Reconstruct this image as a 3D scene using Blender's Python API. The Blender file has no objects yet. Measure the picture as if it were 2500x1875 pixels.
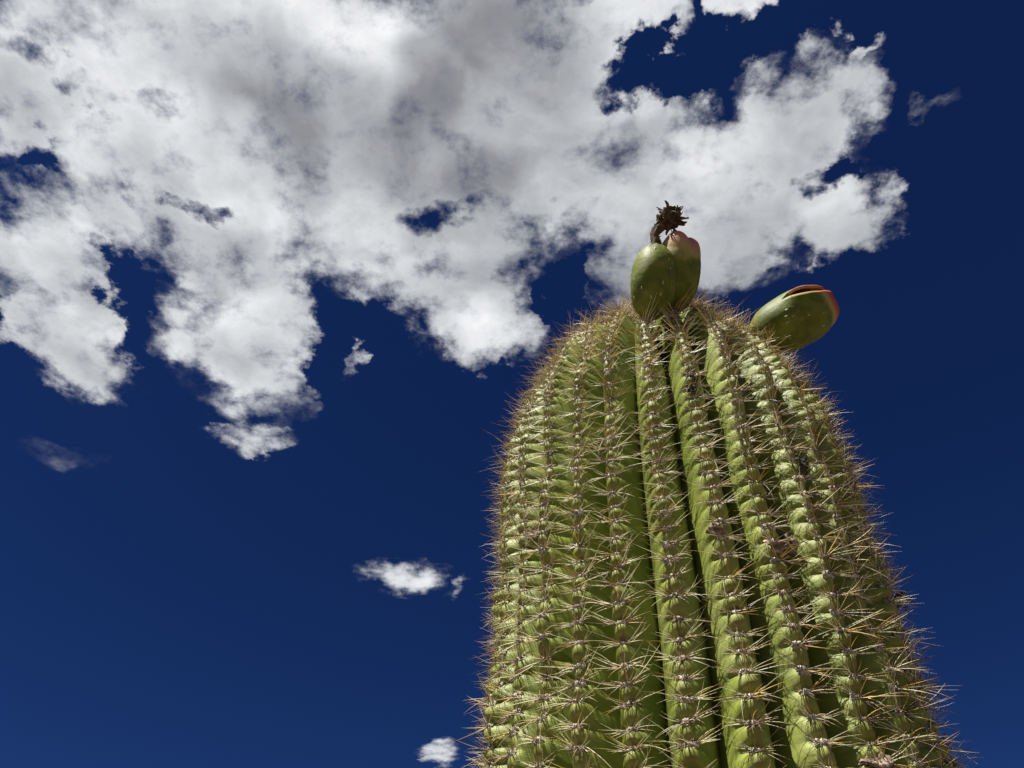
import bpy, math, random
import numpy as np
from mathutils import Vector, Matrix

R_ = math.radians
scene = bpy.context.scene
COL = scene.collection

# ------------------------------------------------------------------ camera
CAM = Vector((0.0, 0.0, 1.6))
cam_d = bpy.data.cameras.new("camera")
cam = bpy.data.objects.new("camera", cam_d)
COL.objects.link(cam)
cam.location = CAM
cam.rotation_euler = (R_(90 + 46), 0, 0)
cam_d.sensor_width = 36.0
cam_d.lens = 36.0 * 2080 / 2500
cam_d.clip_start = 0.02
cam_d.clip_end = 20000
scene.camera = cam

# ------------------------------------------------------------------ light
SUN_EL, SUN_AZ = 66.0, 46.0          # azimuth: degrees from "towards the viewer" round to the left
sd = Vector((-math.sin(R_(SUN_AZ)) * math.cos(R_(SUN_EL)),
             -math.cos(R_(SUN_AZ)) * math.cos(R_(SUN_EL)),
             math.sin(R_(SUN_EL))))
sun_d = bpy.data.lights.new("sun", 'SUN')
sun_d.energy = 5.0
sun_d.angle = R_(0.53)
sun_d.color = (1.0, 0.955, 0.87)
sun = bpy.data.objects.new("sun", sun_d)
COL.objects.link(sun)
sun.location = (0, 0, 8)
sun.rotation_euler = sd.to_track_quat('Z', 'Y').to_euler()

vs = scene.view_settings
vs.view_transform = 'Standard'
vs.look = 'None'
vs.gamma = 1.0
vs.exposure = 1.05
vs.use_curve_mapping = False
cy = scene.cycles
cy.max_bounces = 6
cy.diffuse_bounces = 3
cy.glossy_bounces = 2
cy.transparent_max_bounces = 4


# ------------------------------------------------------------------ node helper
class NG:
    def __init__(s, tree):
        s.t = tree
        s.n = tree.nodes
        s.l = tree.links

    def node(s, typ, **kw):
        n = s.n.new(typ)
        for k, v in kw.items():
            setattr(n, k, v)
        return n

    def put(s, sock, v):
        if isinstance(v, bpy.types.NodeSocket):
            s.l.new(v, sock)
        elif v is not None:
            sock.default_value = v

    def m(s, op, a, b=None, c=None, clamp=False):
        n = s.node('ShaderNodeMath', operation=op, use_clamp=clamp)
        for i, v in enumerate((a, b, c)):
            if v is not None:
                s.put(n.inputs[i], v)
        return n.outputs[0]

    def v(s, op, a, b=None, c=None):
        n = s.node('ShaderNodeVectorMath', operation=op)
        for i, x in enumerate((a, b, c)):
            if x is not None:
                s.put(n.inputs[i], x)
        return n.outputs['Value'] if op in ('DOT_PRODUCT', 'LENGTH', 'DISTANCE') else n.outputs[0]

    def noise(s, vec, scale, detail=4, rough=0.5, dim='3D', lac=2.0, dist=0.0, w=None):
        n = s.node('ShaderNodeTexNoise', noise_dimensions=dim)
        if vec is not None:
            s.put(n.inputs['Vector'], vec)
        n.inputs['Scale'].default_value = scale
        n.inputs['Detail'].default_value = detail
        n.inputs['Roughness'].default_value = rough
        n.inputs['Lacunarity'].default_value = lac
        n.inputs['Distortion'].default_value = dist
        return n

    def step(s, x, a, b, lo=0.0, hi=1.0):
        n = s.node('ShaderNodeMapRange', interpolation_type='SMOOTHSTEP')
        s.put(n.inputs[0], x)
        for i, val in enumerate((a, b, lo, hi)):
            s.put(n.inputs[i + 1], val)
        return n.outputs[0]

    def mix(s, f, a, b, mode='MIX'):
        n = s.node('ShaderNodeMix', data_type='RGBA', blend_type=mode)
        s.put(n.inputs[0], f)
        s.put(n.inputs[6], (*a, 1) if isinstance(a, tuple) and len(a) == 3 else a)
        s.put(n.inputs[7], (*b, 1) if isinstance(b, tuple) and len(b) == 3 else b)
        return n.outputs[2]


# ------------------------------------------------------------------ world: clear desert sky + broken cumulus layer
# Cloud banks on a flat layer overhead: x, y in units of the layer's height, half sizes, strength.
COVER = [(-0.547, 0.434, 0.166, 0.13, 1), (-0.372, 0.423, 0.182, 0.145, 1), (-0.185, 0.469, 0.216, 0.197, 1),
         (-0.015, 0.487, 0.172, 0.201, 1), (-0.464, 0.55, 0.198, 0.125, 0.8), (-0.672, 0.718, 0.126, 0.17, 0.9),
         (-0.675, 0.876, 0.123, 0.125, 1), (-0.366, 0.678, 0.136, 0.131, 0.9), (-0.419, 0.857, 0.136, 0.122, 0.9),
         (-0.147, 0.686, 0.214, 0.132, 0.9), (-0.054, 0.838, 0.127, 0.092, 1), (0.136, 0.577, 0.158, 0.143, 1),
         (0.307, 0.612, 0.205, 0.135, 1), (0.36, 0.493, 0.087, 0.08, 0.9), (0.479, 0.648, 0.079, 0.074, 0.9),
         (0.228, 0.718, 0.179, 0.097, 0.9), (-0.446, 1.071, 0.095, 0.053, 0.58), (-0.413, 0.966, 0.135, 0.080, 0.38),
         (0.125, 0.385, 0.091, 0.05, 0.9), (0.272, 0.364, 0.048, 0.028, 0.8), (-0.238, 1.53, 0.098, 0.080, 0.58),
         (-0.122, 1.575, 0.020, 0.05, 0.4), (-0.2, 2.42, 0.050, 0.11, 0.62), (-0.278, 0.93, 0.026, 0.04, 0.45),
         (-0.786, 1.143, 0.058, 0.042, 0.14), (0.375, 0.405, 0.017, 0.012, 0.6), (0.408, 0.433, 0.021, 0.011, 0.6),
         (0.508, 0.496, 0.032, 0.015, 0.2), (-0.54, 0.68, 0.075, 0.07, 0.55)]
HOLE = [(-0.575, 0.79, 0.030, 0.13, 0.8), (0.068, 0.772, 0.034, 0.06, 0.9), (0.126, 0.451, 0.067, 0.035, 0.9),
        (0.219, 0.44, 0.078, 0.034, 0.9), (0.422, 0.577, 0.067, 0.027, 0.8), (-0.092, 0.637, 0.055, 0.031, 0.55),
        (-0.247, 0.857, 0.05, 0.056, 0.9), (-0.303, 0.895, 0.029, 0.117, 0.5), (-0.422, 0.619, 0.045, 0.025, 0.65),
        (-0.54, 0.445, 0.055, 0.025, 0.55), (-0.596, 0.55, 0.045, 0.03, 0.65), (-0.60, 0.40, 0.05, 0.03, 0.5), (-0.47, 0.47, 0.05, 0.03, 0.4), (-0.79, 0.857, 0.029, 0.056, 0.5),
        (-0.58, 0.895, 0.029, 0.059, 0.5)]
THICK = [(-0.292, 0.493, 0.098, 0.098, 0.7), (-0.031, 0.451, 0.107, 0.134, 1), (-0.135, 0.55, 0.138, 0.112, 0.8),
         (0.086, 0.55, 0.138, 0.112, 0.5), (0.252, 0.751, 0.189, 0.092, 0.6), (-0.42, 0.742, 0.094, 0.058, 0.5),
         (0.029, 0.718, 0.132, 0.081, 0.4), (-0.722, 0.905, 0.088, 0.059, 0.25), (-0.519, 0.671, 0.077, 0.046, 0.3)]
THIN = [(-0.132, 0.39, 0.059, 0.032, 0.8), (-0.369, 0.39, 0.14, 0.059, 0.5), (0.117, 0.648, 0.095, 0.052, 0.5),
        (-0.355, 0.626, 0.082, 0.065, 0.6), (-0.076, 0.852, 0.121, 0.065, 0.7), (0.458, 0.619, 0.094, 0.043, 0.6),
        (-0.613, 0.612, 0.099, 0.085, 0.4), (0.105, 0.478, 0.063, 0.036, 0.5), (-0.182, 0.44, 0.067, 0.051, 0.4),
        (-0.063, 0.544, 0.054, 0.046, 0.4)]


def build_world():
    w = bpy.data.worlds.new("World")
    scene.world = w
    w.use_nodes = True
    w.node_tree.nodes.clear()
    g = NG(w.node_tree)
    tc = g.node('ShaderNodeTexCoord')
    d = tc.outputs['Generated']
    sky = g.node('ShaderNodeTexSky', sky_type='NISHITA')
    sky.sun_disc = False
    sky.sun_elevation = R_(SUN_EL)
    sky.sun_rotation = math.atan2(sd.x, sd.y)
    sky.altitude = 900
    sky.air_density = 1.0
    sky.dust_density = 0.05
    sky.ozone_density = 5.0
    # dry, very clear air: the blue is deeper than the model's default
    gam = g.node('ShaderNodeGamma')
    g.put(gam.inputs[0], g.v('MULTIPLY', sky.outputs[0], (0.1, 0.1, 0.1)))
    gam.inputs[1].default_value = 1.5
    skyc = g.v('MULTIPLY', gam.outputs[0], SKY_GAIN)

    sep = g.node('ShaderNodeSeparateXYZ')
    g.put(sep.inputs[0], d)
    z = g.m('MAXIMUM', sep.outputs[2], 0.06)
    inv = g.m('DIVIDE', 1.0, z)
    sc = g.node('ShaderNodeVectorMath', operation='SCALE')
    g.put(sc.inputs[0], d)
    g.put(sc.inputs[3], inv)
    q = g.v('MULTIPLY', sc.outputs[0], (1, 1, 0))
    # ragged edges: the layer coordinates are swirled at several scales
    n1 = g.noise(q, 5.0, 2, 0.5, '2D')
    warp = g.v('MULTIPLY', g.v('SUBTRACT', n1.outputs['Color'], (0.5, 0.5, 0.5)), (0.13, 0.13, 0))
    qw = g.v('ADD', q, warp)
    n2 = g.noise(q, 19.0, 5, 0.6, '2D')
    warp2 = g.v('MULTIPLY', g.v('SUBTRACT', n2.outputs['Color'], (0.5, 0.5, 0.5)), (0.095, 0.095, 0))
    qf = g.v('ADD', qw, warp2)

    def field(blobs, qq, grow=1.0):
        acc = None
        for (x, y, a, b, s) in blobs:
            k = g.v('MULTIPLY_ADD', qq, (1 / (a * grow), 1 / (b * grow), 0), (-x / (a * grow), -y / (b * grow), 0))
            r2 = g.v('DOT_PRODUCT', k, k)
            f = g.m('MULTIPLY_ADD', r2, -s, s)
            f = g.m('MAXIMUM', f, 0.0)
            acc = f if acc is None else g.m('ADD', acc, f)
        return acc

    cover = field(COVER, qf)
    hole = field(HOLE, qf)
    thick = field(THICK, qw, 1.35)
    thin = field(THIN, qw)
    # the rest of the sky, beyond the banks above, carries scattered clouds of the same kind
    rim = g.v('MULTIPLY_ADD', qw, (1 / 1.9, 1 / 2.2, 0), (0, -1.4 / 2.2, 0))
    far = g.step(g.v('LENGTH', rim), 1.0, 1.5)
    nf = g.noise(qw, 1.1, 3, 0.5, '2D')
    rest = g.m('MULTIPLY', g.step(nf.outputs['Fac'], 0.56, 0.74, 0, 1.2), far)
    cover = g.m('ADD', cover, rest)

    fb = g.noise(q, 12.0, 9, 0.62, '2D')
    fbm = g.m('SUBTRACT', fb.outputs['Fac'], 0.5)
    sm = g.noise(qw, 7.0, 3.5, 0.5, '2D')
    lit = g.v('ADD', qw, (sd.x * 0.06, sd.y * 0.06, 0))
    sm2 = g.noise(lit, 7.0, 2.5, 0.5, '2D')
    rel = g.m('SUBTRACT', sm.outputs['Fac'], sm2.outputs['Fac'])

    c1 = g.m('SUBTRACT', g.m('MINIMUM', cover, 0.82), hole)
    dens = g.m('MULTIPLY_ADD', g.m('MULTIPLY', fbm, g.step(cover, 0.0, 0.35)), 2.1, c1)
    alpha = g.m('MULTIPLY', g.step(dens, 0.0, 0.92), 0.985)
    alpha = g.m('MULTIPLY', alpha, g.step(sep.outputs[2], 0.03, 0.12))
    # optical depth -> how much sun still comes through the cloud towards us
    tau = g.m('ADD', g.step(dens, 0.3, 1.5, 0.0, 0.30), g.m('MULTIPLY', g.step(thick, 0.0, 1.0, 0.0, 1.0), 0.47))
    tau = g.m('SUBTRACT', tau, g.m('MULTIPLY', thin, 0.34))
    tau = g.m('MULTIPLY_ADD', fbm, -0.25, tau)
    tau = g.m('MULTIPLY_ADD', g.m('SUBTRACT', sm.outputs['Fac'], 0.5), 1.35, tau)
    br = g.m('SUBTRACT', 0.75, g.m('MULTIPLY', tau, 0.66))
    br = g.m('MULTIPLY_ADD', rel, 0.65, br)
    fine = g.noise(qf, 13.0, 5, 0.55, '2D')
    br = g.m('MULTIPLY_ADD', g.m('SUBTRACT', fine.outputs['Fac'], 0.5), 0.30, br)
    br = g.m('MAXIMUM', g.m('MINIMUM', br, 0.95), 0.0)
    ramp = g.node('ShaderNodeValToRGB')
    g.put(ramp.inputs[0], br)
    el = ramp.color_ramp.elements
    el[0].position = 0.0
    el[0].color = (0.17, 0.175, 0.20, 1)
    el[1].position = 0.95
    el[1].color = (0.87, 0.885, 0.90, 1)
    e = el.new(0.55)
    e.color = (0.485, 0.50, 0.52, 1)
    e = el.new(0.25)
    e.color = (0.27, 0.277, 0.30, 1)
    col = g.mix(alpha, skyc, ramp.outputs[0])
    bg = g.node('ShaderNodeBackground')
    g.put(bg.inputs[0], g.v('MULTIPLY', col, (5.35, 5.35, 5.35)))
    bg.inputs[1].default_value = 0.1
    out = g.node('ShaderNodeOutputWorld')
    g.l.new(bg.outputs[0], out.inputs[0])
    w.cycles.sampling_method = 'MANUAL'
    w.cycles.sample_map_resolution = 512


SKY_GAIN = (0.24, 0.345, 0.52)
build_world()


# ------------------------------------------------------------------ mesh helpers
def mesh_obj(name, verts, faces, mats, parent=None, uv=None, col=None, smooth=True, midx=None):
    me = bpy.data.meshes.new(name)
    me.from_pydata([tuple(v) for v in verts], [], [tuple(int(i) for i in f) for f in faces])
    for m in (mats if isinstance(mats, (list, tuple)) else [mats]):
        me.materials.append(m)
    if smooth:
        me.polygons.foreach_set('use_smooth', np.ones(len(me.polygons), bool))
    if midx is not None:
        me.polygons.foreach_set('material_index', np.asarray(midx, np.int32))
    if col is not None:
        a = me.color_attributes.new('tone', 'FLOAT_COLOR', 'POINT')
        c = np.ones((len(verts), 4), np.float32)
        c[:, :col.shape[1]] = col
        a.data.foreach_set('color', c.ravel())
    me.update()
    if parent is False:
        return me
    o = bpy.data.objects.new(name, me)
    COL.objects.link(o)
    if parent is not None:
        o.parent = parent
    return o


def grid_faces(nr, nc, wrap=False):
    r = np.arange(nr - 1)[:, None]
    c = np.arange(nc if wrap else nc - 1)[None, :]
    c2 = (c + 1) % nc
    return np.stack([r * nc + c, (r + 1) * nc + c, (r + 1) * nc + c2, r * nc + c2], -1).reshape(-1, 4)


def vnoise(x, seed):
    """smooth 1-d value noise"""
    rg = np.random.default_rng(seed)
    t = rg.uniform(-1, 1, 4096)
    i = np.floor(x).astype(int)
    f = x - i
    f = f * f * (3 - 2 * f)
    return t[i % 4096] * (1 - f) + t[(i + 1) % 4096] * f


# ------------------------------------------------------------------ materials
def new_mat(name):
    m = bpy.data.materials.new(name)
    m.use_nodes = True
    g = NG(m.node_tree)
    b = m.node_tree.nodes['Principled BSDF']
    return m, g, b


def mat_ground():
    m, g, b = new_mat('desert_soil')
    tc = g.node('ShaderNodeTexCoord').outputs['Object']
    n = g.noise(tc, 0.8, 8, 0.6)
    n2 = g.noise(tc, 30, 4, 0.6)
    c = g.mix(n.outputs['Fac'], (0.085, 0.062, 0.044), (0.14, 0.105, 0.075))
    c = g.mix(g.step(n2.outputs['Fac'], 0.5, 0.7), c, (0.06, 0.047, 0.037))
    g.put(b.inputs['Base Color'], c)
    b.inputs['Roughness'].default_value = 0.95
    bp = g.node('ShaderNodeBump')
    bp.inputs['Distance'].default_value = 0.03
    g.put(bp.inputs['Height'], n2.outputs['Fac'])
    g.put(b.inputs['Normal'], bp.outputs[0])
    return m


def mat_skin():
    m, g, b = new_mat('cactus_skin')
    tc = g.node('ShaderNodeTexCoord')
    P = tc.outputs['Object']
    uv = g.node('ShaderNodeUVMap', uv_map='rib').outputs[0]
    sp = g.node('ShaderNodeSeparateXYZ')
    g.put(sp.inputs[0], uv)
    u, v = sp.outputs[0], sp.outputs[1]          # u: -1..1 across the rib, v: counts areoles down the rib
    au = g.m('ABSOLUTE', u)
    fr = g.m('SUBTRACT', g.m('FRACT', g.m('ADD', v, 0.5)), 0.5)
    big = g.noise(P, 14, 4, 0.55).outputs['Fac']
    mid = g.noise(P, 60, 4, 0.6).outputs['Fac']
    base = g.mix(g.step(big, 0.35, 0.68), (0.140, 0.180, 0.025), (0.225, 0.262, 0.048))
    # waxy bloom in patches
    base = g.mix(g.m('MULTIPLY', g.step(g.noise(P, 5.5, 3, 0.5).outputs['Fac'], 0.50, 0.68), 0.4), base, (0.25, 0.285, 0.100))
    # yellower shoulders just beside the areoles
    base = g.mix(g.m('MULTIPLY', g.step(au, 0.55, 0.1), 0.55), base, (0.275, 0.295, 0.058))
    # corky olive-brown ridge between areoles, some shade under the bulges painted in
    cork_shade = g.m('MULTIPLY', g.step(au, 0.30, 0.06), g.step(g.m('ABSOLUTE', g.m('SUBTRACT', fr, 0.0)), 0.22, 0.5))
    cork_shade = g.m('MULTIPLY', cork_shade, g.step(g.noise(P, 22, 3, 0.6).outputs['Fac'], 0.32, 0.6, 0.3, 1.0))
    base = g.mix(g.m('MULTIPLY', cork_shade, 0.6), base, (0.135, 0.095, 0.034))
    # specks and old scratches
    sc_ = g.step(g.noise(P, 210, 2, 0.5).outputs['Fac'], 0.68, 0.76)
    base = g.mix(g.m('MULTIPLY', sc_, 0.5), base, (0.20, 0.15, 0.07))
    base = g.mix(g.m('MULTIPLY', g.step(mid, 0.58, 0.75), 0.35), base, (0.30, 0.33, 0.14))
    g.put(b.inputs['Base Color'], base)
    b.inputs['Roughness'].default_value = 0.52
    b.inputs['Specular IOR Level'].default_value = 0.28
    b.inputs['Subsurface Weight'].default_value = 0.0
    # fine pleats that fan out from every areole
    ang = g.m('ARCTAN2', fr, g.m('MULTIPLY', u, 1.3))
    rad = g.m('SQRT', g.m('ADD', g.m('MULTIPLY', fr, fr), g.m('MULTIPLY', g.m('MULTIPLY', u, u), 1.7)))
    cv = g.node('ShaderNodeCombineXYZ')
    g.put(cv.inputs[0], g.m('MULTIPLY', ang, 5.0))
    g.put(cv.inputs[1], g.m('MULTIPLY', rad, 1.2))
    g.put(cv.inputs[2], g.m('FLOOR', g.m('ADD', v, 0.5)))
    pl = g.noise(cv.outputs[0], 1.6, 3, 0.6).outputs['Fac']
    pl = g.m('MULTIPLY', pl, g.step(rad, 1.3, 0.15))
    bp = g.node('ShaderNodeBump')
    bp.inputs['Strength'].default_value = 0.35
    bp.inputs['Distance'].default_value = 0.002
    g.put(bp.inputs['Height'], g.m('MULTIPLY_ADD', mid, 0.12, pl))
    g.put(b.inputs['Normal'], bp.outputs[0])
    return m


def mat_spine():
    m, g, b = new_mat('spine')
    a = g.node('ShaderNodeAttribute', attribute_name='tone')
    oi = g.node('ShaderNodeObjectInfo')
    hs = g.node('ShaderNodeHueSaturation')
    g.put(hs.inputs['Color'], a.outputs['Color'])
    g.put(hs.inputs['Value'], g.m('MULTIPLY_ADD', oi.outputs['Random'], 0.4, 0.8))
    g.put(hs.inputs['Saturation'], g.m('MULTIPLY_ADD', oi.outputs['Random'], -0.3, 1.35))
    g.put(b.inputs['Base Color'], hs.outputs[0])
    b.inputs['Roughness'].default_value = 0.45
    return m


def mat_wool():
    m, g, b = new_mat('areole_wool')
    P = g.node('ShaderNodeTexCoord').outputs['Object']
    oi = g.node('ShaderNodeObjectInfo')
    n = g.noise(P, 420, 4, 0.65).outputs['Fac']
    c = g.mix(g.step(n, 0.34, 0.56), (0.085, 0.068, 0.046), (0.56, 0.52, 0.43))
    c = g.mix(g.m('MULTIPLY', oi.outputs['Random'], 0.35), c, (0.20, 0.17, 0.12))
    g.put(b.inputs['Base Color'], c)
    b.inputs['Roughness'].default_value = 0.95
    bp = g.node('ShaderNodeBump')
    bp.inputs['Distance'].default_value = 0.001
    g.put(bp.inputs['Height'], n)
    g.put(b.inputs['Normal'], bp.outputs[0])
    return m


def mat_fruit():
    m, g, b = new_mat('fruit_skin')
    P = g.node('ShaderNodeTexCoord').outputs['Object']
    a = g.node('ShaderNodeAttribute', attribute_name='tone')     # red channel: ripeness towards the tip
    rp = g.node('ShaderNodeSeparateColor')
    g.put(rp.inputs[0], a.outputs['Color'])
    n = g.noise(P, 45, 4, 0.6).outputs['Fac']
    n2 = g.noise(P, 160, 3, 0.6).outputs['Fac']
    c = g.mix(g.step(n, 0.35, 0.7), (0.080, 0.108, 0.013), (0.165, 0.178, 0.028))
    ripe = g.step(g.m('ADD', rp.outputs[0], g.m('MULTIPLY', g.m('SUBTRACT', n, 0.5), 0.45)), 0.18, 0.95)
    red = g.mix(rp.outputs[1], (0.50, 0.21, 0.17), (0.34, 0.055, 0.035))
    mixc = g.mix(g.step(ripe, 0.0, 0.6), c, (0.36, 0.30, 0.10))
    c = g.mix(g.step(ripe, 0.4, 1.0), mixc, red)
    c = g.mix(g.m('MULTIPLY', g.step(n2, 0.62, 0.75), 0.5), c, (0.30, 0.30, 0.12))
    c = g.mix(rp.outputs[2], c, (0.13, 0.085, 0.04))
    g.put(b.inputs['Base Color'], c)
    b.inputs['Roughness'].default_value = 0.55
    b.inputs['Specular IOR Level'].default_value = 0.16
    bp = g.node('ShaderNodeBump')
    bp.inputs['Strength'].default_value = 0.4
    bp.inputs['Distance'].default_value = 0.0016
    g.put(bp.inputs['Height'], g.m('ADD', g.m('MULTIPLY', n, 1.6), g.m('MULTIPLY', n2, 0.5)))
    g.put(b.inputs['Normal'], bp.outputs[0])
    return m


def mat_simple(name, c1, c2, scale, rough=0.85, bump=0.001):
    m, g, b = new_mat(name)
    P = g.node('ShaderNodeTexCoord').outputs['Object']
    n = g.noise(P, scale, 5, 0.65).outputs['Fac']
    g.put(b.inputs['Base Color'], g.mix(g.step(n, 0.35, 0.65), c1, c2))
    b.inputs['Roughness'].default_value = rough
    bp = g.node('ShaderNodeBump')
    bp.inputs['Distance'].default_value = bump
    g.put(bp.inputs['Height'], n)
    g.put(b.inputs['Normal'], bp.outputs[0])
    return m


M_GROUND = mat_ground()
M_SKIN = mat_skin()
M_SPINE = mat_spine()
M_WOOL = mat_wool()
M_FRUIT = mat_fruit()
M_FLESH = mat_simple('fruit_flesh', (0.36, 0.03, 0.025), (0.50, 0.07, 0.04), 120, 0.35)
M_DRY = mat_simple('dried_petals', (0.028, 0.016, 0.009), (0.13, 0.075, 0.035), 160, 0.9)
M_SCALE = mat_simple('fruit_scale', (0.22, 0.25, 0.07), (0.34, 0.32, 0.14), 200, 0.5)
M_SCAR = mat_simple('corky_scar', (0.14, 0.095, 0.06), (0.42, 0.32, 0.24), 130, 0.9, 0.002)
M_SCAR_SHADE = mat_simple('dark_scar_and_shade', (0.012, 0.010, 0.008), (0.075, 0.055, 0.038), 200, 0.9, 0.002)  # dead knobs, and the added clumps that darken the groove like shade

# ------------------------------------------------------------------ ground
gs = 6000.0
n = 60
xs = np.sign(np.linspace(-1, 1, n)) * np.abs(np.linspace(-1, 1, n)) ** 4 * gs
X, Y = np.meshgrid(xs, xs)
rr = np.hypot(X, Y)
Z = (np.sin(X * .9 + 1) * np.cos(Y * .7) * .03) * np.clip((rr - 1.5) / 2, 0, 1) + np.sin(X * .011) * np.cos(Y * .013) * 2.0 * np.clip((rr - 40) / 200, 0, 1)
ground = mesh_obj('ground', np.stack([X, Y, Z], -1).reshape(-1, 3), grid_faces(n, n)[:, ::-1], M_GROUND)
ground['kind'] = 'structure'
ground['label'] = 'sandy desert soil the cactus grows from'

# ------------------------------------------------------------------ the saguaro
LEAN = R_(1.8089)
RB, HD, PE, QE, TAP = 0.19, 0.2932, 2.481, 2.2818, 0.0758
TOPW = Vector((0.1896, 0.7695, 2.4527))
HT = TOPW.z / math.cos(LEAN)
cactus = bpy.data.objects.new('saguaro_cactus', None)
COL.objects.link(cactus)
cactus.location = (TOPW.x - math.sin(LEAN) * HT, TOPW.y, 0)
cactus.rotation_euler = (0, LEAN, 0)
cactus['label'] = 'tall ribbed green saguaro covered in straw spines, fruits on its crown'
cactus['category'] = 'cactus'
CM = Matrix.Translation(cactus.location) @ Matrix.Rotation(LEAN, 4, 'Y')
CMI = CM.inverted()
CAM_L = CMI @ CAM
THC = math.atan2(CAM_L.y, CAM_L.x)


def prof(h):
    u = np.clip(1 - h / HD, 0, 1)
    grow = 1 + TAP * (np.minimum(h, 0.75) - .3) - 0.10 * np.clip(h - 1.1, 0, None)
    return RB * np.maximum(1 - u ** PE, 0) ** (1 / QE) * grow


# arc-length table along the profile, from the apex down
hh = np.concatenate([np.linspace(0, 1, 1200) ** 2.6 * 0.3, np.linspace(0.3, HT + 0.05, 1500)[1:]])
rr_ = prof(hh)
ss = np.concatenate([[0], np.cumsum(np.hypot(np.diff(hh), np.diff(rr_)))])


def at_s(s):
    h = np.interp(s, ss, hh)
    r = np.interp(s, ss, rr_)
    e = 0.004
    h1, h0 = np.interp(s + e, ss, hh), np.interp(np.maximum(s - e, 0), ss, hh)
    r1, r0 = np.interp(s + e, ss, rr_), np.interp(np.maximum(s - e, 0), ss, rr_)
    dh, dr = h1 - h0, r1 - r0
    L = np.maximum(np.hypot(dh, dr), 1e-9)
    # tangent (down the rib): (dr, -dh); outward normal: (dh, dr)
    return h, r, dr / L, -dh / L, dh / L, dr / L


NR = 28
REL = {-4: -51.2, -3: -38.5, -2: -26.3, -1: -15.0, 0: -2.3, 1: 11.0, 2: 23.6, 3: 36.8, 4: 48.5}
rel = []
rj = random.Random(4)
for i in range(-4, NR - 4):
    if i in REL:
        rel.append(REL[i])
    else:
        rest = (360 - (48.5 + 51.2)) / (NR - 8)
        rel.append(48.5 + (i - 4) * rest + rj.uniform(-.8, .8))
rel = np.radians(np.array(rel))
S_END = ss[-1]
AREOLE_S = []


def rib_theta(i, s):
    return THC + rel[i] + 0.016 * vnoise(s / 0.16 + 7.3, 50 + i) * np.clip(s / .25, 0, 1)


# positions of the areoles down every rib
def areole_line(i):
    rg = random.Random(900 + i)
    s, out = 0.035 + rg.uniform(0, 0.008), []
    while s < S_END - 0.05:
        out.append(s)
        base = 0.0100 + 0.0066 * min(1, s / 0.30)
        if s > 0.98:
            base = 0.026
        s += base * rg.uniform(0.84, 1.18)
    return np.array(out)


AL = [areole_line(i) for i in range(NR)]


def rib_surface(i, s, u):
    """point(s) on rib i. s: arc length down, u: -1..1 across (arrays broadcast)"""
    h, r, tr, tz, nr_, nz = at_s(s)
    al = AL[i]
    k = np.interp(s, al, np.arange(len(al)), left=-1.0)
    pre = s < al[0]
    k = np.where(pre, (s - al[0]) / 0.011, k)
    th0 = rib_theta(i, s)
    half_l = (th0 - rib_theta((i - 1) % NR, s) + (2 * math.pi if i == 0 else 0)) / 2
    half_r = (rib_theta((i + 1) % NR, s) + (2 * math.pi if i == NR - 1 else 0) - th0) / 2
    th = th0 + np.where(u < 0, u * half_l, u * half_r)
    pitch = r * 2 * math.pi / NR
    au = np.abs(u)
    f = 1 - (0.25 * au ** 1.4 + 0.75 * au ** 2.4)
    dep = 0.84 * pitch * (1 + 0.13 * vnoise(s / 0.11, 200 + i) * (1 - au ** 2))
    if i in (4, 5):         # one groove is sunk deep at the crown
        inner = (u > 0) if i == 4 else (u < 0)
        dep = dep * (1 + 1.2 * np.exp(-((s - 0.20) / 0.075) ** 2) * inner)
    # knobs: the bulge sits just under each areole and runs out over the flanks as a sagging lobe
    side = np.where(u < 0, 0.9, 1.0)
    ph = k - 0.33 - 0.42 * au ** 2 * side + 0.10 * vnoise(k * 0.9 + 11 * np.sign(u), 700 + i) * au
    kn = 1 - (0.5 - 0.5 * np.cos(2 * math.pi * ph)) ** 2.2
    kid = np.floor(k + 0.2)
    amp = 0.9 + 0.55 * vnoise(kid + 0.5, 300 + i)
    reach = 0.60 + 0.24 * vnoise(kid * 0.77 + 40 * (u > 0), 800 + i)
    lobe = np.exp(-(au / reach) ** 2) * (1 - au ** 6)
    bump = 0.0074 * np.clip(s / 0.30, 0.45, 1) * amp * (kn - 0.5) * lobe * np.clip(pitch / 0.035, 0.2, 1)
    # slow swellings and creases
    sw = 0.0042 * vnoise(s / 0.045, 400 + i) * (1 - au) * 1.3 * np.clip(s / .15, 0, 1)
    sw = sw + 0.0016 * vnoise(s / 0.012 + u * 2.1, 500 + i) * (au * (1 - au) * 4) * np.clip(s / .15, 0, 1)
    fl = 0.0016 * vnoise(s / 0.03 + 3 * u, 600 + i) * au * (1 - au) * 3 * np.clip(s / .15, 0, 1)
    off = dep * (f - 1) + (bump + sw) * np.clip(r / 0.06, 0, 1) + fl
    rad = np.maximum(r + nr_ * off, 0.0008)
    z = HT - h + nz * off
    return np.stack([rad * np.cos(th), rad * np.sin(th), z + 0 * th], -1), k


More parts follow.
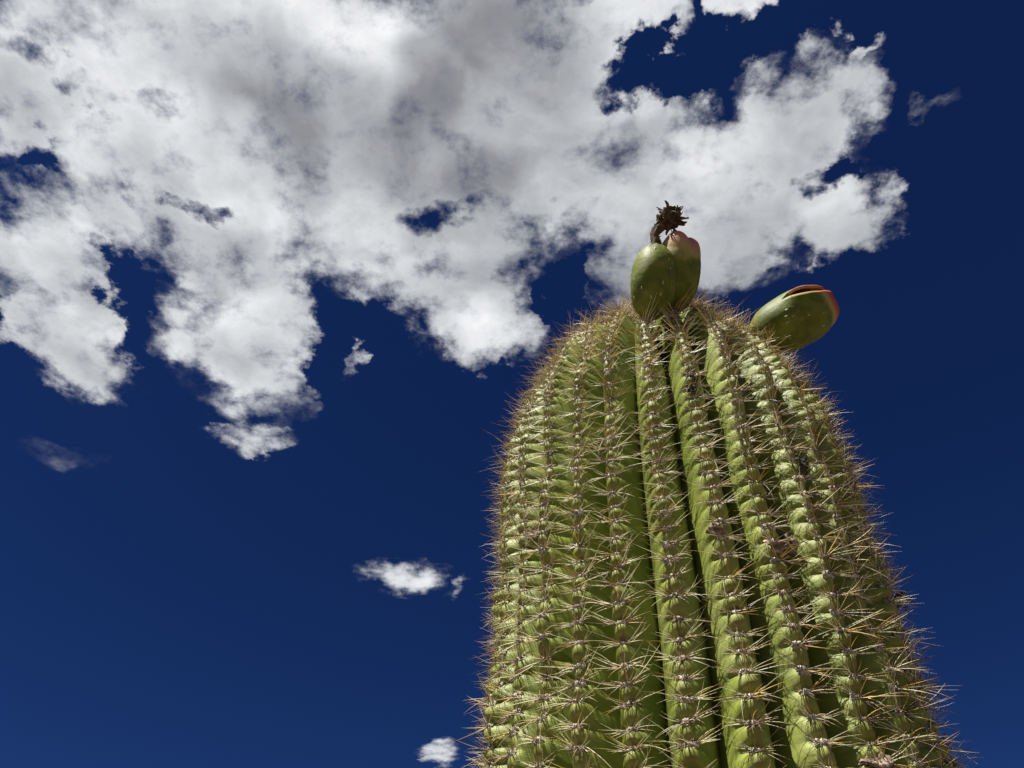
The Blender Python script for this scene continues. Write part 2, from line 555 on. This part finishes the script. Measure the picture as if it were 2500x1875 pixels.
for i in range(NR):
    front = abs((rel[i] + math.pi) % (2 * math.pi) - math.pi) < R_(95)
    nu = 25 if front else 13
    al = AL[i]
    # rows: several per areole where the stem is seen, fewer lower down
    rows = [np.linspace(0.0005, al[0], 10, endpoint=False)]
    for a, b in zip(al[:-1], al[1:]):
        m = (10 if front else 5) if a < 0.98 else 4
        rows.append(np.linspace(a, b, m, endpoint=False))
    rows.append(np.linspace(al[-1], S_END, 6))
    s = np.concatenate(rows)
    uu = np.linspace(-1, 1, nu)
    uu = np.sign(uu) * np.abs(uu) ** 1.15
    V, K = rib_surface(i, s[:, None] + 0 * uu[None, :], uu[None, :] + 0 * s[:, None])
    F = grid_faces(len(s), nu)
    o = mesh_obj('rib', V.reshape(-1, 3), F, M_SKIN, cactus)
    me = o.data
    uvl = me.uv_layers.new(name='rib')
    UV = np.stack([uu[None, :] + 0 * s[:, None], K + 0 * uu[None, :]], -1).reshape(-1, 2).astype(np.float32)
    li = np.empty(len(me.loops), np.int32)
    me.loops.foreach_get('vertex_index', li)
    uvl.data.foreach_set('uv', UV[li].ravel())


# ---------------------------------------------------------------- spines
def spine(rg, d, L, w, bend, kind, org=(0, 0, 0)):
    """curved tapered three-sided needle from the origin, local axes x side, y down, z out"""
    d = Vector(d).normalized()
    b = Vector(bend)
    seg = 5
    up = d.orthogonal().normalized()
    sd_ = d.cross(up)
    vs_, fs_, cs_ = [], [], []
    pale = (rg.uniform(.56, .74), 0, 0)
    if kind == 'pale':
        mid = np.array([.70, .66, .46]) * rg.uniform(.75, 1.12)
        tip = np.array([.62, .50, .28]) * rg.uniform(.8, 1.1)
    elif kind == 'gold':
        mid = np.array([.62, .44, .19]) * rg.uniform(.75, 1.12)
        tip = np.array([.42, .22, .08]) * rg.uniform(.7, 1.1)
    else:
        mid = np.array([.20, .135, .085]) * rg.uniform(.6, 1.3)
        tip = np.array([.12, .07, .04])
    base = np.array([.12, .085, .055])
    for j in range(seg):
        t = j / (seg - 1)
        c = Vector(org) + d * (L * t) + b * (L * t * t)
        rad = w * (1 - t) ** 0.8 * (1.15 if j == 0 else 1) + 0.00006
        for k in range(3):
            a = k * 2 * math.pi / 3
            vs_.append(c + up * (math.cos(a) * rad) + sd_ * (math.sin(a) * rad))
            tt = min(1, t * 3.2)
            colr = base * (1 - tt) + mid * tt
            t2 = max(0, (t - .55) / .45)
            cs_.append(colr * (1 - t2) + tip * t2)
    for j in range(seg - 1):
        for k in range(3):
            a, b_ = j * 3 + k, j * 3 + (k + 1) % 3
            fs_.append((a, b_, b_ + 3, a + 3))
    return vs_, fs_, cs_


def cluster(seed, young=False, low=False):
    rg = random.Random(seed)
    V, F, Cc = [], [], []

    def add(*a):
        v, f, c = spine(rg, *a)
        o = len(V)
        V.extend(v)
        F.extend(tuple(x + o for x in q) for q in f)
        Cc.extend(c)
    nrad = (7 if low else rg.randint(12, 16)) 
    skew = rg.uniform(-.3, .3)
    for j in range(nrad):
        sgn = -1 if j % 2 else 1
        # mostly sideways fans, fewer up and down
        a = rg.gauss(0.0, 0.30) + skew * sgn
        el = rg.uniform(0.05, 0.75) if not young else rg.uniform(0.25, 1.0)
        d = (sgn * math.cos(a) * math.cos(el), math.sin(a) * math.cos(el), math.sin(el))
        kind = 'gold' if rg.random() < (.55 if young else .12) else 'pale'
        if rg.random() < .08:
            kind = 'dark'
        L = (rg.uniform(.009, .021) if rg.random() < .75 else rg.uniform(.019, .030)) * (1.2 if young else 1)
        add(d, L, rg.uniform(.00017, .00027),
            (rg.uniform(-.2, .2), rg.uniform(-.30, .34), rg.uniform(-.38, .28)), kind,
            (sgn * rg.uniform(.001, .0055), rg.uniform(-.002, .002), .0008))
    for j in range(2 if low else rg.randint(3, 4)):
        a = rg.uniform(-2.4, 2.4) + math.pi / 2
        el = rg.uniform(.7, 1.3)
        d = (math.cos(a) * math.cos(el), math.sin(a) * math.cos(el), math.sin(el))
        kind = rg.choice(['gold', 'gold', 'dark', 'pale'])
        if young:
            kind = rg.choice(['gold', 'gold', 'pale'])
        add(d, rg.uniform(.016, .034) * (1.15 if young else 1), rg.uniform(.00025, .00040),
            (rg.uniform(-.2, .2), rg.uniform(-.18, .25), rg.uniform(-.2, .05)), kind)
    for j in range(2 if low else 8):           # short stiff needles hugging the ridge
        a = rg.uniform(0, 2 * math.pi)
        el = rg.uniform(.15, .8)
        d = (math.cos(a) * math.cos(el), math.sin(a) * math.cos(el), math.sin(el))
        add(d, rg.uniform(.006, .012), rg.uniform(.0003, .0005), (0, rg.uniform(0, .4), 0), 'dark', (rg.uniform(-.005, .005), rg.uniform(-.002, .003), .001))
    return mesh_obj('spine_cluster', V, F, M_SPINE, False, col=np.array(Cc))


def wool(seed):
    """felted pad: a low cushion of knobbly tufts"""
    rg = random.Random(seed)
    V, F = [], []
    w, hgt = rg.uniform(.0058, .0070), rg.uniform(.0042, .0052)
    tufts = [(0, 0, 1.0)] + [(math.cos(a) * .55, math.sin(a) * .55, rg.uniform(.45, .7)) for a in
                             [k * 2 * math.pi / 7 + rg.uniform(-.3, .3) for k in range(7)]]
    for tx, ty, ts in tufts:
        o = len(V)
        for j in range(4):
            el = j / 3 * math.pi / 2
            for k in range(7):
                a = k * 2 * math.pi / 7 + tx
                q = ts * rg.uniform(.8, 1.2)
                V.append((tx * w + math.cos(a) * math.cos(el) * w * .62 * q,
                          ty * hgt + math.sin(a) * math.cos(el) * hgt * .62 * q,
                          math.sin(el) * .0042 * q - .0014))
        for j in range(3):
            for k in range(7):
                a0, a1 = o + j * 7 + k, o + j * 7 + (k + 1) % 7
                F.append((a0, a1, a1 + 7, a0 + 7))
    return mesh_obj('areole', V, F, M_WOOL, False)


OLD = [cluster(100 + k) for k in range(20)]
YOUNG = [cluster(200 + k, True) for k in range(12)]
LOW = [cluster(300 + k, low=True) for k in range(5)]
WOOL = [wool(400 + k) for k in range(10)]


def project(p):
    q = (CM @ Vector(p)) - CAM
    fw = Vector((0, math.cos(R_(46)), math.sin(R_(46))))
    up = Vector((0, -math.sin(R_(46)), math.cos(R_(46))))
    zc = q.dot(fw)
    return (1250 + 2080 * q.x / zc, 937.5 - 2080 * q.dot(up) / zc, zc) if zc > 0.02 else (-9999, -9999, 9)


rg = random.Random(77)
spots = []
for i in range(NR):
    al = AL[i]
    ar = np.array(al)
    e = 0.0022
    P0, _ = rib_surface(i, ar, 0 * ar)
    Pd, _ = rib_surface(i, ar + e, 0 * ar)
    Pu, _ = rib_surface(i, ar - e, 0 * ar)
    Pl, _ = rib_surface(i, ar, 0 * ar - .12)
    Pr, _ = rib_surface(i, ar, 0 * ar + .12)
    relc = abs((rel[i] + math.pi) % (2 * math.pi) - math.pi)
    for j, s in enumerate(al):
        y = Vector(Pd[j] - Pu[j]).normalized()
        x = Vector(Pr[j] - Pl[j]).normalized()
        zv = x.cross(y)
        zv.normalize()
        if zv.dot(Vector((P0[j][0], P0[j][1], 0.3))) < 0:
            zv = -zv
        # spines follow the general run of the rib more than each knob
        out = Vector((math.cos(rib_theta(i, np.array(s))), math.sin(rib_theta(i, np.array(s))), 0))
        _, _, _, _, sn, sz = at_s(np.array(s))
        smooth_n = Vector((out.x * float(sn), out.y * float(sn), float(sz)))
        z2 = (zv.normalized() * 0.35 + smooth_n * 0.65).normalized()
        y2 = (y - z2 * y.dot(z2)).normalized()
        x2 = y2.cross(z2)
        ml = Matrix((x2, y2, z2)).transposed().to_4x4()
        ml.translation = Vector(P0[j]) + z2 * 0.0004
        px = project(P0[j])
        toward = (CAM_L - Vector(P0[j])).normalized().dot(z2)
        vis = toward > 0.02 and -20 < px[0] < 2520 and -20 < px[1] < 1895
        spots.append((px[2] if vis else 99, vis, i, s, ml, relc))
spots.sort(key=lambda t: t[0] if t[1] else 1e3 + t[3])
near = [t for t in spots if t[1]][:300]
rest = [t for t in spots if t not in near and not (t[5] > R_(120) and t[3] > 0.35)]
for t in near:
    _, _, i, s, ml, _ = t
    young = rg.random() < max(0.0, min(1.0, (0.34 - s) / 0.16))
    a = bpy.data.objects.new('areole', rg.choice(WOOL))
    COL.objects.link(a)
    a.parent = cactus
    sc = rg.uniform(.9, 1.2)
    a.matrix_local = ml @ Matrix.Rotation(rg.uniform(-.25, .25), 4, 'Z') @ Matrix.Scale(sc, 4)
    c = bpy.data.objects.new('spine_cluster', rg.choice(YOUNG if young else OLD))
    COL.objects.link(c)
    c.parent = a
    c.matrix_local = Matrix.Rotation(rg.uniform(-.2, .2), 4, 'Z') @ Matrix.Diagonal((rg.choice((-1, 1)), 1, 1, 1)) @ Matrix.Scale(rg.uniform(.9, 1.25) / sc, 4)


def joined(name, items, mat, keep_col):
    V, F, Cc, o = [], [], [], 0
    cache = {}
    for me, ml in items:
        if me.name not in cache:
            v = np.empty(len(me.vertices) * 3)
            me.vertices.foreach_get('co', v)
            f = np.empty(len(me.polygons) * 4, np.int32)
            me.loops.foreach_get('vertex_index', f)
            c = None
            if keep_col:
                c = np.empty(len(me.vertices) * 4, np.float32)
                me.color_attributes['tone'].data.foreach_get('color', c)
                c = c.reshape(-1, 4)
            cache[me.name] = (v.reshape(-1, 3), f.reshape(-1, 4), c)
        v, f, c = cache[me.name]
        mm = np.array(ml)
        V.append(v @ mm[:3, :3].T + mm[:3, 3])
        F.append(f + o)
        o += len(v)
        if keep_col:
            Cc.append(c)
    ob = mesh_obj(name, np.concatenate(V), np.concatenate(F), mat, cactus, col=np.concatenate(Cc) if keep_col else None)
    ob['kind'] = 'stuff'
    return ob


wi, si = [], []
for t in rest:
    _, vis, i, s, ml, relc = t
    young = rg.random() < max(0.0, min(1.0, (0.34 - s) / 0.16))
    hid = s > 0.98
    m2 = ml @ Matrix.Rotation(rg.uniform(-.3, .3), 4, 'Z') @ Matrix.Scale(rg.uniform(.85, 1.15), 4)
    wi.append((rg.choice(WOOL), m2))
    si.append((rg.choice(LOW if hid else YOUNG if young else OLD), m2))
wo = joined('areole_field', wi, M_WOOL, False)
so = joined('spine_field', si, M_SPINE, True)


# ------------------------------------------------------------------ fruits
def frame_from(axis, ref):
    z = Vector(axis).normalized()
    x = (Vector(ref) - z * Vector(ref).dot(z)).normalized()
    y = z.cross(x)
    return Matrix((x, y, z)).transposed().to_4x4()


def fruit_radius(t, width):
    t = np.asarray(t, float)
    body = np.maximum(1 - np.abs((t - 0.52) / 0.52) ** 2.5, 0) ** 0.52
    return width / 2 * body * (0.93 + 0.10 * np.sin(math.pi * np.clip(t * .9, 0, 1)))


def make_fruit(base, tip, width, label, seed, slit=None, lobes=False, ripe=0.0, neck=False, ref=(0, -1, 0.2)):
    base, tip = Vector(base), Vector(tip)
    L = (tip - base).length
    mat = frame_from(tip - base, ref)
    mat.translation = base
    nt, na = 56, 64
    tt = np.concatenate([np.linspace(0, .1, 8, endpoint=False), np.linspace(.1, .88, 34, endpoint=False), np.linspace(.88, 1, 14)])
    nt = len(tt)
    ph = np.linspace(0, 1, na, endpoint=slit is not None)
    T, A = np.meshgrid(tt, ph, indexing='ij')
    w = np.zeros_like(T)
    if slit is not None:
        t0, wmax = slit
        k = np.clip((T - t0) / (1.0 - t0), 0, 1)
        w = wmax * np.sin(np.clip(k, 0, 1) * math.pi * 0.5) ** 0.8 * (k > 0)
    ang = w + A * (2 * math.pi - 2 * w) if slit is not None else A * 2 * math.pi
    r = fruit_radius(T, width)
    rg_ = np.random.default_rng(seed)
    rr0 = np.zeros_like(T)
    for q in range(7):      # gentle lumps
        c = rg_.normal(size=4)
        rr0 += np.cos(rg_.integers(1, 5) * ang + c[0] * 6) * np.cos(c[1] * 6 * T + c[2]) * 0.011
    r = r * (1 + rr0)
    z = T * L
    if lobes:
        e = np.clip((T - .72) / .28, 0, 1)
        lob = np.abs(np.cos(1.5 * ang + 0.5))
        z = z + e * (1 - e) * 4 * 0.006 * lob + e ** 2 * 0.006 * (lob - .8)
        r = r * (1 + 0.22 * e * (lob - .4))
    if neck:
        e = np.clip((T - .86) / .14, 0, 1)
        r = r * (1 + 0.05 * np.cos(11 * ang) * e)
    if slit is not None:
        edge = np.exp(-np.minimum(A, 1 - A) / 0.035) * np.clip((T - slit[0] + .04) / .12, 0, 1)
        r = r * (1 + 0.10 * edge)
        far_end = np.clip((T - .85) / .15, 0, 1)
        r = r + far_end * (T < .999) * 0.004
    V = np.stack([r * np.cos(ang), r * np.sin(ang), z], -1)
    col = np.zeros((nt * na, 3))
    col[:, 0] = np.clip((T - (1 - ripe)) / max(ripe, .01), 0, 1).ravel() * (1 if ripe else 0)
    col[:, 1] = (np.clip((T - .6) / .4, 0, 1)).ravel() if slit is not None else 0.15
    if slit is not None:
        col[:, 0] = np.maximum(col[:, 0], (np.exp(-np.minimum(A, 1 - A) / 0.012) * (T > slit[0] + .08)).ravel() * .75)
    if neck:
        col[:, 2] = np.clip((T - .93) / .07, 0, 1).ravel() * .8
    F = grid_faces(nt, na, wrap=slit is None)[:, ::-1]
    if slit is not None:            # below the split the rind is closed
        closed = (F % na == na - 1) & (tt[F // na] <= slit[0] + 1e-6)
        F = np.where(closed, F - (na - 1), F)
    o = mesh_obj('fruit', V.reshape(-1, 3), F, M_FRUIT, cactus, col=col)
    o.matrix_local = mat
    o['label'] = label
    if slit is not None:
        md = o.modifiers.new('rind', 'SOLIDIFY')
        md.thickness = 0.0035
        md.offset = -1
        r2 = fruit_radius(T, width) * 0.80
        a2 = A * 2 * math.pi
        lump = 1 + .05 * np.sin(9 * a2 + 14 * T) + .05 * np.sin(23 * T + 4 * a2)
        V2 = np.stack([r2 * lump * np.cos(a2), r2 * lump * np.sin(a2), 0.05 * L + T * L * .90], -1)
        mesh_obj('flesh', V2.reshape(-1, 3), grid_faces(nt, na)[:, ::-1], M_FLESH, o)
    # small leafy scales scattered over the rind
    rs = random.Random(seed)
    for q in range(26):
        t = rs.uniform(.14, .84)
        a = rs.uniform(0, 2 * math.pi)
        if slit is not None and t > slit[0] - .06 and (a < .55 or a > 5.75):
            continue
        ri = int(np.argmin(np.abs(tt - t)))
        aj = int(np.argmin(np.abs(np.mod(ang[ri], 2 * math.pi) - a)))
        p = Vector(V[ri, aj])
        nrm = Vector((math.cos(ang[ri, aj]), math.sin(ang[ri, aj]), (t - .5) * .9)).normalized()
        up_ = Vector((0, 0, 1))
        y = (up_ - nrm * up_.dot(nrm)).normalized()
        ml = Matrix((y.cross(nrm), y, nrm)).transposed().to_4x4()
        ml.translation = p - nrm * .0003
        so_ = bpy.data.objects.new('scale', SCALES[q % 3])
        COL.objects.link(so_)
        so_.parent = o
        so_.matrix_local = ml @ Matrix.Scale(rs.uniform(.7, 1.25), 4)
    return o, mat, L


def scale_mesh(seed):
    rs = random.Random(seed)
    V, F = [], []
    for j in range(5):
        e = j / 4 * math.pi / 2
        for k in range(9):
            a = k * 2 * math.pi / 9
            tipx = .0011 * max(0, math.sin(a)) * math.cos(e)
            V.append((math.cos(a) * math.cos(e) * .0013, math.sin(a) * math.cos(e) * .0016 + tipx,
                      math.sin(e) * .0010 - .0002 + tipx * .35))
    for j in range(4):
        for k in range(9):
            a0, a1 = j * 9 + k, j * 9 + (k + 1) % 9
            F.append((a0, a1, a1 + 9, a0 + 9))
    return mesh_obj('scale', V, F, M_SCALE, False)


SCALES = [scale_mesh(k) for k in range(3)]

fa, ma, la = make_fruit((-.0303, -.157, 2.340), (-.0195, -.1908, 2.428), .0525,
                        'green egg-shaped fruit tipped with a withered brown flower', 11, neck=True)
fb_, mb, lb = make_fruit((-.0020, -.1463, 2.366), (.0110, -.1900, 2.4525), .0535,
                         'green fruit with a blushing pink lobed tip', 12, lobes=True, ripe=.62)
fc_, mc, lc = make_fruit((.0910, -.1181, 2.349), (.1850, -.1455, 2.391), .0650,
                         'yellow-green fruit splitting open at its red end', 13, slit=(.46, .34), ripe=.27, ref=(0.1, -.93, .32))


# withered flower: crooked stalk and a clump of curled brown petals, on the first fruit
def withered_flower(parent, mat, L):
    rs = random.Random(5)
    inv = mat.inverted().to_3x3()
    V, F = [], []

    def local(dx, dz, dy=0.0):
        # offsets in the cactus' own frame: dx to the right, dz up along a slightly outward line
        return inv @ (Vector((dx, 0, 0)) + Vector((0, -.33, .944)) * dz + Vector((0, -.944, -.33)) * dy) + Vector((0, 0, L))
    path = [local(.001, -.004), local(.0006, .006), local(-.0010, .014), local(-.0016, .021), local(.0012, .028), local(.0065, .034), local(.012, .038)]
    rad = [.0075, .0058, .0052, .0052, .0062, .0075, .0070]
    nn = 9
    for i, p in enumerate(path):
        d = (path[min(i + 1, len(path) - 1)] - path[max(i - 1, 0)]).normalized()
        u = d.orthogonal().normalized()
        v = d.cross(u)
        for k in range(nn):
            a = k * 2 * math.pi / nn
            q = rad[i] * (1 + .28 * math.sin(3 * a + i) * rs.uniform(.5, 1))
            V.append(p + u * math.cos(a) * q + v * math.sin(a) * q)
    for i in range(len(path) - 1):
        for k in range(nn):
            a, b = i * nn + k, i * nn + (k + 1) % nn
            F.append((a, b, b + nn, a + nn))

    def petal(p, d, ln, w, curl):
        d = d.normalized()
        sd_ = d.cross(Vector((rs.uniform(-1, 1), rs.uniform(-1, 1), rs.uniform(-1, 1)))).normalized()
        nrm = sd_.cross(d)
        o = len(V)
        m = 5
        for j in range(m):
            t = j / (m - 1)
            c = p + d * ln * t + nrm * (curl * ln * t * t) + Vector((rs.uniform(-1, 1), rs.uniform(-1, 1), rs.uniform(-1, 1))) * .0006
            ww = w * (1 - .55 * t) * rs.uniform(.8, 1.2)
            for e in (-1, 0, 1):
                V.append(c + sd_ * (e * ww) + nrm * (abs(e) * ww * .5))
            V.append(c - nrm * .0005)
        for j in range(m - 1):
            a = o + j * 4
            F.extend([(a, a + 1, a + 5, a + 4), (a + 1, a + 2, a + 6, a + 5), (a + 2, a + 3, a + 7, a + 6), (a + 3, a, a + 4, a + 7)])
    hc = local(.0175, .0440)
    ax = (local(.03, .055) - local(.012, .038)).normalized()
    for q in range(120):
        d = Vector((rs.gauss(0, 1), rs.gauss(0, 1), rs.gauss(0, 1))).normalized()
        d = (d + ax * .35).normalized()
        st = hc + d * rs.uniform(.006, .0135)
        petal(st, (d + Vector((rs.gauss(0, 1.1), rs.gauss(0, 1.1), rs.gauss(0, 1.1)))), rs.uniform(.004, .0085), rs.uniform(.0020, .0042), rs.uniform(-1.3, 1.3))
    for dx, dz in ((.034, .058), (.030, .060), (.0375, .046), (.016, .064), (.006, .060), (.0345, .040)):
        tp = local(dx, dz)
        petal(hc + (tp - hc) * .45, tp - hc, (tp - hc).length * .72, .0024, rs.uniform(-.2, .2))
    for q in range(16):
        i = rs.randint(1, 5)
        d = Vector((rs.gauss(0, 1), rs.gauss(0, 1), rs.gauss(0, .4)))
        petal(path[i], d, rs.uniform(.005, .0085), .0011, rs.uniform(-.6, .6))
    # solid core of the clump
    o = len(V)
    for j in range(9):
        el = -math.pi / 2 + math.pi * j / 8
        for k in range(14):
            a = k * 2 * math.pi / 14
            q = .0142 * rs.uniform(.72, 1.12)
            V.append(hc + Vector((math.cos(a) * math.cos(el), math.sin(a) * math.cos(el), math.sin(el))) * q)
    for j in range(8):
        for k in range(14):
            a0, a1 = o + j * 14 + k, o + j * 14 + (k + 1) % 14
            F.append((a0, a1, a1 + 14, a0 + 14))
    f = mesh_obj('withered_flower', V, F, M_DRY, parent, smooth=False)
    f['label'] = 'crooked dark brown withered flower'
    return f


withered_flower(fa, ma, la)


# ------------------------------------------------------------------ scars, dead knobs and added shade clumps on the ribs
def place_on_stem(rel_deg, h, lift=0.0):
    s = float(np.interp(h, hh, ss))
    th = THC + R_(rel_deg)
    ths = np.array([float(rib_theta(i, np.array(s))) for i in range(NR)])
    i = int(np.argmin(np.abs((ths - th + math.pi) % (2 * math.pi) - math.pi)))
    du = (th - ths[i] + math.pi) % (2 * math.pi) - math.pi
    u = max(-.8, min(.8, du / (math.pi / NR)))
    P, _ = rib_surface(i, np.array([s, s + .003, s]), np.array([u, u, min(1, u + .08)]))
    p, pd, pr = (Vector(x) for x in P)
    y = (pd - p).normalized()
    z = (pr - p).cross(pd - p).normalized()
    if z.dot(Vector((p.x, p.y, 0))) < 0:
        z = -z
    y = (y - z * y.dot(z)).normalized()
    ml = Matrix((y.cross(z), y, z)).transposed().to_4x4()
    ml.translation = p + z * lift
    return ml


def scar_flap(seed, w, hgt, cup):
    """a shrivelled corky cup with a torn rim"""
    rs = np.random.default_rng(seed)
    nr2, na = 9, 28
    t = np.linspace(0.02, 1, nr2)[:, None]
    a = np.linspace(0, 2 * math.pi, na, endpoint=False)[None, :]
    rim = 1 + .22 * np.sin(3 * a + rs.uniform(0, 6)) + .12 * np.sin(7 * a + rs.uniform(0, 6))
    x = w * t * rim * np.cos(a)
    y = hgt * t * rim * np.sin(a)
    z = cup * (t ** 2.2) * (0.6 + .5 * np.sin(a * 2 + 1)) - cup * .45 * (t > .93) + rs.normal(size=(nr2, na)) * .0006
    z = z + .0008
    V = np.stack([x + 0 * t, y + 0 * t, z], -1).reshape(-1, 3)
    # a second skin underneath so that the flap has body
    V2 = V * np.array([1.04, 1.04, 1]) - np.array([0, 0, .0016])
    F = grid_faces(nr2, na, True)
    return np.concatenate([V, V2]), np.concatenate([F, F[:, ::-1] + len(V)])


def scar_shade_clump(seed, w):
    rs = random.Random(seed)
    V, F = [], []
    for q in range(26):
        d = Vector((rs.gauss(0, .5), rs.gauss(0, .5), abs(rs.gauss(0, .45)))) * w
        sz = w * rs.uniform(.14, .30)
        o = len(V)
        for j in range(5):
            el = -math.pi / 2 + math.pi * j / 4
            for k in range(6):
                a = k * math.pi / 3
                V.append(d + Vector((math.cos(a) * math.cos(el), math.sin(a) * math.cos(el), math.sin(el))) * sz * rs.uniform(.7, 1.2))
        for j in range(4):
            for k in range(6):
                a0, a1 = o + j * 6 + k, o + j * 6 + (k + 1) % 6
                F.append((a0, a1, a1 + 6, a0 + 6))
    return V, F


for (rd, h, kind, w, hg, cup, lift, lab) in (
        (31.8, .425, 'flap', .0125, .0105, .008, .004, 'shrivelled grey-brown corky cup'),
        (23.3, .445, 'flap', .0095, .0050, .005, .001, 'torn tan scar with a curled rim'),
        (36.1, .612, 'flap', .0100, .0080, .006, .002, 'pinkish-tan corky scar'),
        (-47.5, .363, 'flap', .0085, .0110, .003, .001, 'pale pinkish scar'),
        (9.5, .431, 'flap', .0060, .0050, .004, .001, 'small torn brown scar'),
        (36.4, .346, 'clump', .0080, 0, 0, .002, 'crusty black knob'),
        (76.0, .412, 'clump', .0075, 0, 0, .016, 'dead black bud among the spines'),
        (10.4, .259, 'clump', .0060, 0, 0, .001, 'dark brown dead tuft'),
        (10.8, .243, 'clump', .0050, 0, 0, .001, 'dark brown dead tuft'),
        (5.0, .136, 'clump', .0125, 0, 0, .016, 'added blackish clump standing in for shade in the groove under the paired fruits'),  # this clump and the next are made up to imitate the groove's shade
        (8.6, .118, 'clump', .0110, 0, 0, .004, 'added blackish clump standing in for shade in the groove under the paired fruits')):
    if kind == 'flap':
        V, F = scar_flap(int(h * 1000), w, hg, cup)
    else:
        V, F = scar_shade_clump(int(h * 1000), w)
    o = mesh_obj('scar', V, F, M_SCAR if kind == 'flap' else M_SCAR_SHADE, cactus)  # includes the two added shade clumps below the paired fruits
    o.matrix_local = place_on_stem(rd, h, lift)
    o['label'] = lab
